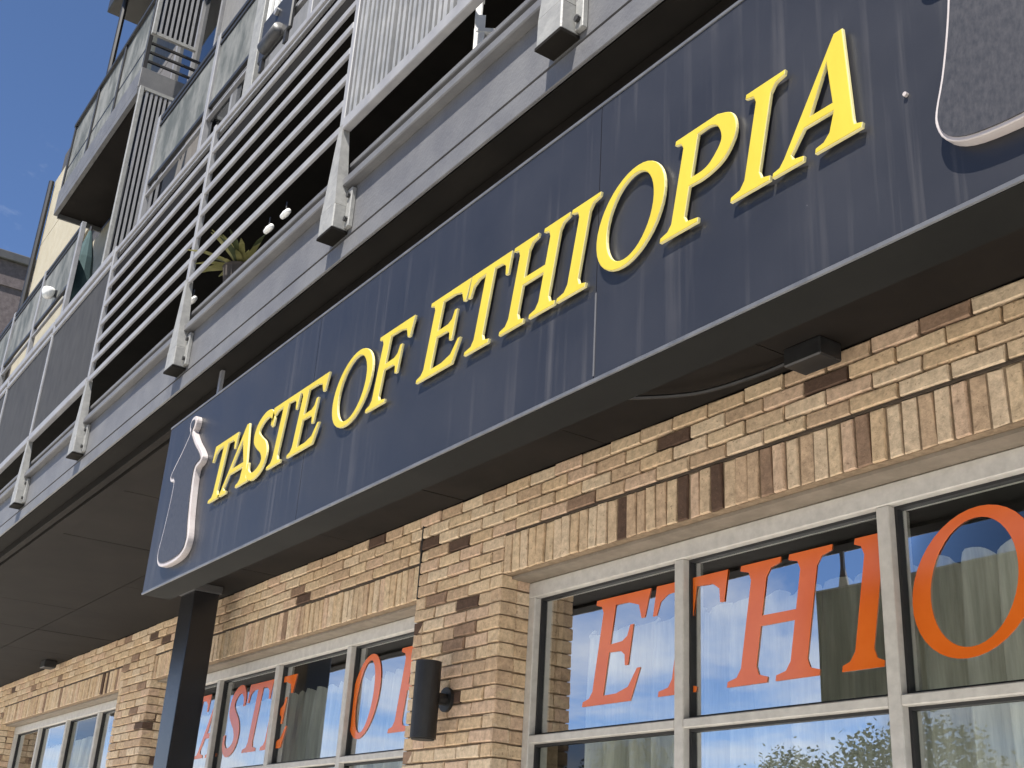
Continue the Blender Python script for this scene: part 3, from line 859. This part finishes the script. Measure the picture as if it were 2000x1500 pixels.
# second balcony railing
QY = -.90
Q = thing('upper_railing', (-9, QY, 6.945), 'dark double rail with frosted panels along the upper floor', 'railing')
q_posts = [-17.9, -16.9, -15.4, -13.9, -12.4, -10.95, -9.86, -8.36, -7.34, -6.3, -5.2, -4.1, -3.0]
for x in q_posts:
    mb = MB()
    if x == -7.34: mb.box(x - .09, x + .09, QY - .03, QY + .05, 6.946, 8.5, .004)
    else: mb.box(x - .035, x + .035, QY - .02, QY + .03, 6.946, 8.15, .004)
    part('pillar' if x == -7.34 else 'rail_post', mb, M['bracket'] if x == -7.34 else M['rail'], Q)
for a, b_ in zip(q_posts[:-1], q_posts[1:]):
    g = .09 if -7.34 in (a, b_) else .035
    xa, xb = a + (.092 if a == -7.34 else .037), b_ - (.092 if b_ == -7.34 else .037)
    if a in (-12.4, -10.95): continue
    for z0, z1, m in ((8.09, 8.135, 'rail_dark'), (8.02, 8.05, 'rail_dark'), (7.37, 7.41, 'rail_dark'), (7.25, 7.275, 'rail')):
        mb = MB(); mb.box(xa, xb, QY - .012, QY + .02, z0, z1, .003)
        part('rail', mb, M[m], Q)
    if a < -7.4:
        mb = MB(); mb.box(xa, xb, QY, QY + .012, 7.415, 8.015)
        part('frosted_panel', mb, M['frost'], Q)
    else:
        x = xa + .06
        while x < xb - .05:
            mb = MB(); mb.box(x - .03, x + .03, QY - .008, QY + .012, 7.48, 8.015)
            part('board', mb, M['white'], Q); x += .135
# screens of upright slats that divide the balconies
def screen(x, y0, y1, z0, z1, label):
    S_ = thing('privacy_screen', (x, y0, z0), label, 'screen', 'slatted screens between upper balconies')
    mb = MB(); mb.box(x - .025, x + .025, y0 - .03, y0 + .016, z0, z1, .004)
    part('edge_post', mb, M['bracket'], S_)
    n = 7
    for i in range(n):
        y = y0 + .055 + i * (y1 - y0 - .055) / n
        mb = MB(); mb.box(x - .015, x + .015, y - .0125, y + .0125, z0 + .04, z1 - .04)
        part('slat', mb, M['rail'], S_)
    for za in (z0, z1 - .038):
        mb = MB(); mb.box(x - .02, x + .02, y0 + .017, y1 + .02, za, za + .038)
        part('frame_bar', mb, M['bracket'], S_)
    mb = MB(); mb.box(x - .045, x - .035, y0 + .03, y1, z0 + .04, z1 - .04)
    part('backing_sheet', mb, M['rail_dark'], S_)
screen(-10.92, -.90, -.50, 6.95, 9.12, 'tall upright slatted screen below the projecting balcony')
screen(-10.92, -.90, -.46, 9.80, 12.05, 'upright slatted screen above the projecting balcony at the top')
# projecting balcony, one floor higher
K = thing('upper_balcony', (-12.75, -.6, 9.15), 'projecting grey balcony with brown underside against the blue sky', 'balcony')
mb = MB(); mb.box(-14.33, -11.15, -.86, UY - .002, 9.18, 9.24)
part('underside', mb, M['soffit'], K)
mb = MB(); mb.box(-14.36, -11.12, -.91, UY - .002, 9.245, 9.50, .006); mb.box(-14.36, -11.12, -.91, -.862, 9.15, 9.244); mb.box(-14.36, -14.332, -.86, UY - .002, 9.12, 9.244)
part('slab', mb, M['beam'], K)
for x in (-14.33, -13.3, -12.25, -11.17):
    mb = MB(); mb.box(x - .025, x + .025, -.90, -.855, 9.501, 10.48, .003)
    part('rail_post', mb, M['rail_dark'], K)
mb = MB(); mb.box(-14.36, -11.14, -.91, -.85, 10.482, 10.53, .004)
part('handrail', mb, M['rail_dark'], K)
mb = MB(); mb.box(-14.33, -11.17, -.875, -.853, 9.82, 9.86)
part('lower_rail', mb, M['rail_dark'], K)
for a, b_ in ((-14.305, -13.325), (-13.275, -12.275), (-12.225, -11.195)):
    mb = MB(); mb.box(a, b_, -.878, -.868, 9.862, 10.47)
    part('frosted_panel', mb, M['frost'], K)
    mb = MB(); mb.box(a, b_, -.878, -.868, 9.505, 9.815)
    part('frosted_panel', mb, M['frost'], K)
for z in (9.62, 9.74, 9.86):
    mb = MB(); mb.box(-11.17, -11.145, -.85, UY - .002, z - .012, z + .012)
    part('side_rail', mb, M['rail_dark'], K)

# ------------------------------------------------------------------ things on the balconies
def plant(x, y, z, label, cat='plant'):
    P_ = thing('balcony_plant', (x, y, z), label, cat)
    mb = MB(); mb.tube([(x, y, z), (x, y, z + .02), (x, y, z + .16), (x, y, z + .17)], [.06, .065, .085, .09], 14)
    part('pot', mb, M['terracotta'], P_)
    mb = MB(); st = []
    for k in range(44):
        a = k * 2.4; l = random.uniform(.12, .27); up = random.uniform(.05, .20)
        pts = []
        for t in (0, .35, .7, 1):
            r = l * t; zz_ = z + .16 + up * t * 1.2 - .45 * t * t * l
            pts.append((x + math.cos(a) * r, y + math.sin(a) * r, zz_))
        wv = (-math.sin(a), math.cos(a))
        n0 = []
        for t, p in zip((.005, .014, .012, .001), pts):
            n0 += [(p[0] - wv[0] * t, p[1] - wv[1] * t, p[2]), (p[0] + wv[0] * t, p[1] + wv[1] * t, p[2] + .004)]
        (mb if k % 3 else st).add(n0, [(0, 1, 3, 2), (2, 3, 5, 4), (4, 5, 7, 6)]) if k % 3 else st.append(n0)
    part('yellow_leaves', mb, M['leaf_yellow'], P_)
    mb = MB()
    for n0 in st: mb.add(n0, [(0, 1, 3, 2), (2, 3, 5, 4), (4, 5, 7, 6)])
    part('green_leaves', mb, M['leaf_green'], P_)
plant(-4.80, -1.60, 3.99, 'spiky plant with yellow leaves showing below the slatted railing')
def lantern(x, y, z, label):
    S_ = thing('lantern', (x, y, z), label, 'lantern', 'small white lanterns under the railing')
    mb = MB(); mb.tube([(x, y, z + .013), (x, y, z + .055)], .003, 6); part('hook', mb, M['rail_dark'], S_)
    mb = MB(); mb.tube([(x - .035, y, z), (x - .031, y, z), (x, y, z), (x + .031, y, z), (x + .035, y, z)], [.005, .011, .014, .011, .005], 12); part('globe', mb, M['white'], S_, smooth=True)
lantern(-5.0, -1.74, 4.035, 'small white lantern under the railing by the bracket at the far end of the slats')
lantern(-3.975, -1.74, 4.025, 'small white lantern hung under the slats nearest the picket railing')
lantern(-4.14, -1.74, 4.03, 'small white lantern hung under the slats nearest the yellow plant')
def chair(x, y, z, rz, label):
    S_ = thing('balcony_chair', (x, y, z), label, 'chair', 'white chairs behind the picket railing')
    S_.rotation_euler = (0, 0, rz)
    def P2(name, mb): return part(name, mb, M['white'], S_)
    mb = MB(); mb.box(x - .22, x + .22, y - .22, y + .22, z + .42, z + .45, .008); P2('seat', mb)
    for i in range(4):
        xx = x - .165 + i * .11
        mb = MB(); mb.box(xx - .03, xx + .03, y + .20, y + .22, z + .50, z + .92); P2('back_slat', mb)
    mb = MB(); mb.box(x - .22, x + .22, y + .195, y + .225, z + .921, z + .97); P2('back_rail', mb)
    for sx in (-1, 1):
        for sy in (-1, 1):
            mb = MB(); mb.box(x + sx * .20 - .018, x + sx * .20 + .018, y + sy * .20 - .018, y + sy * .20 + .018, z, z + (.42 if sy < 0 else .50)); P2('leg', mb)
chair(-3.0, -1.25, 3.926, 2.6, 'white slatted chair behind the picket railing nearest the slats')
chair(-2.35, -1.2, 3.926, 3.5, 'white slatted chair behind the picket railing nearest the bracket over the sign')
G_ = thing('balcony_grill', (-6.83, -.80, 6.946), 'dark box with a pale rounded lid on the upper balcony', 'grill')
mb = MB(); mb.box(-7.12, -6.56, -.955, -.925, 7.05, 7.44, .01); part('firebox', mb, M['rail_dark'], G_)
mb = MB(); mb.tube([(-6.98, -.965, 7.11), (-6.70, -.965, 7.11)], .055, 14); part('lid', mb, M['beam_dark'], G_, smooth=True)
mb = MB(); mb.tube([(-6.83, -.956, 7.35), (-6.83, -.98, 7.35)], .03, 10); part('knob', mb, M['rail'], G_)
for xx in (-7.04, -6.62):
    mb = MB(); mb.box(xx - .02, xx + .02, -.955, -.93, 6.946, 7.05); part('leg', mb, M['rail_dark'], G_)
# dark and white items behind the frosted panels on the far upper floor
U = thing('folded_umbrella', (-12.95, -.70, 6.935), 'folded dark teal parasol standing on the far upper balcony', 'umbrella')
mb = MB(); mb.tube([(-12.95, -.70, 6.935), (-12.95, -.70, 8.42)], .018, 8); part('pole', mb, M['rail_dark'], U)
mb = MB(); mb.tube([(-12.95, -.70, 7.30), (-12.95, -.70, 7.55), (-12.95, -.70, 8.0), (-12.95, -.70, 8.36)], [.10, .15, .10, .02], 10)
part('canopy', mb, mat('teal_canvas', (.02, .045, .05), (.035, .07, .075), 8, .9), U)
D_ = thing('round_planter', (-13.0, -1.0, 7.40), 'white round planter hung on the upper rail beside the slatted screen', 'planter')
mb = MB(); mb.tube([(-13.0, -.99, 7.41), (-13.0, -.99, 7.43), (-13.0, -.99, 7.49), (-13.0, -.99, 7.53)], [.03, .055, .07, .065], 16)
part('bowl', mb, M['white'], D_, smooth=True)
mb = MB(); mb.box(-13.02, -12.98, -.94, -.885, 7.45, 7.53); part('hook', mb, M['rail_dark'], D_)

# ------------------------------------------------------------------ far dark building, trees across the road
F_ = thing('far_building', (-34, 5, 0), 'dark brick building beyond the end of the balconies', 'building')
mb = MB(); mb.box(-42, -30, -1.5, 14, -.12, 15.7); part('walls', mb, M['dark_brick'], F_)
mb = MB(); mb.box(-42.1, -29.9, -1.6, 14.1, 15.702, 15.94, .02); part('coping', mb, M['beam_dark'], F_)
for zf in (2.2, 5.6, 9.0, 12.4):
    for k in range(4):
        y = -.6 + k * 3.6
        mb = MB(); mb.box(-30.02, -29.93, y, y + 1.4, zf, zf + 1.9); o = part('window', mb, M['beam_dark'], F_)
        p = MB(); p.add([(-29.925, y + .08, zf + .08), (-29.925, y + 1.32, zf + .08), (-29.925, y + 1.32, zf + 1.82), (-29.925, y + .08, zf + 1.82)], [(0, 1, 2, 3)])
        part('pane', p, M['glass_dark'], o)
    mb = MB(); mb.box(-29.998, -29.96, -1.5, 14, zf + 2.6, zf + 2.72); part('brick_band', mb, M['dark_brick'], F_)

def tree(x, y, h, seed, label):
    rnd = random.Random(seed)
    T = thing('street_tree', (x, y, -.12), label, 'tree', 'trees across the road')
    mb = MB(); mb.tube([(x, y, -.12), (x + .05, y, h * .25), (x - .03, y + .04, h * .5), (x, y, h * .85)], [.20, .15, .11, .03], 9)
    for k in range(7):
        a = rnd.uniform(0, 6.28); z = h * rnd.uniform(.3, .6); l = h * rnd.uniform(.2, .34)
        mb.tube([(x, y, z), (x + math.cos(a) * l * .5, y + math.sin(a) * l * .5, z + l * .4), (x + math.cos(a) * l, y + math.sin(a) * l, z + l * .7)], [.07, .045, .015], 6)
    part('trunk', mb, M['bark'], T)
    lv = MB()
    for c in range(170):
        while True:
            p = Vector((rnd.uniform(-1, 1), rnd.uniform(-1, 1), rnd.uniform(-1, 1)))
            if .25 < p.length < 1: break
        cx, cy, cz = x + p.x * h * .36, y + p.y * h * .36, h * .66 + p.z * h * .34
        for q in range(60):
            d = Vector((rnd.gauss(0, .3), rnd.gauss(0, .3), rnd.gauss(0, .24))); s = rnd.uniform(.05, .10)
            a = Vector((rnd.uniform(-1, 1), rnd.uniform(-1, 1), rnd.uniform(-1, 1))).normalized() * s
            b_ = a.orthogonal().normalized() * s * .6
            o_ = Vector((cx, cy, cz)) + d
            lv.add([tuple(o_ - a), tuple(o_ + b_), tuple(o_ + a), tuple(o_ - b_)], [(0, 1, 2, 3)])
    part('crown', lv, M['leaf'], T)
tree(-12, -24, 6.2, 1, 'street tree across the road nearest the long sign')
tree(-16.5, -25, 5.6, 2, 'second street tree across the road from the long sign, mirrored low in the ETHIO window')
tree(-21.5, -24, 6.4, 3, 'third street tree across the road, mirrored low in the ETHIO window')
tree(-27, -25.5, 5.9, 4, 'fourth street tree across the road, farther left')
tree(-34, -24.5, 6.6, 5, 'fifth street tree across the road, last before the far dark building')
O_ = thing('opposite_building', (-18, -34, -.12), 'low tan building across the road behind the street trees', 'building')
mb = MB(); mb.box(-48, 12, -42, -31, -.12, 4.6); part('walls', mb, M['siding_brown'], O_)
mb = MB(); mb.box(-48.2, 12.2, -42.2, -30.8, 4.602, 4.95, .02); part('parapet', mb, M['beam_dark'], O_)
for k in range(14):
    x = -46 + k * 4.2
    mb = MB(); mb.box(x, x + 2.4, -31.05, -30.93, .7, 3.3); o = part('window', mb, M['beam_dark'], O_)
    p = MB(); p.add([(x + .08, -30.92, .78), (x + 2.32, -30.92, .78), (x + 2.32, -30.92, 3.22), (x + .08, -30.92, 3.22)], [(0, 1, 2, 3)])
    part('pane', p, M['glass_dark'], o)
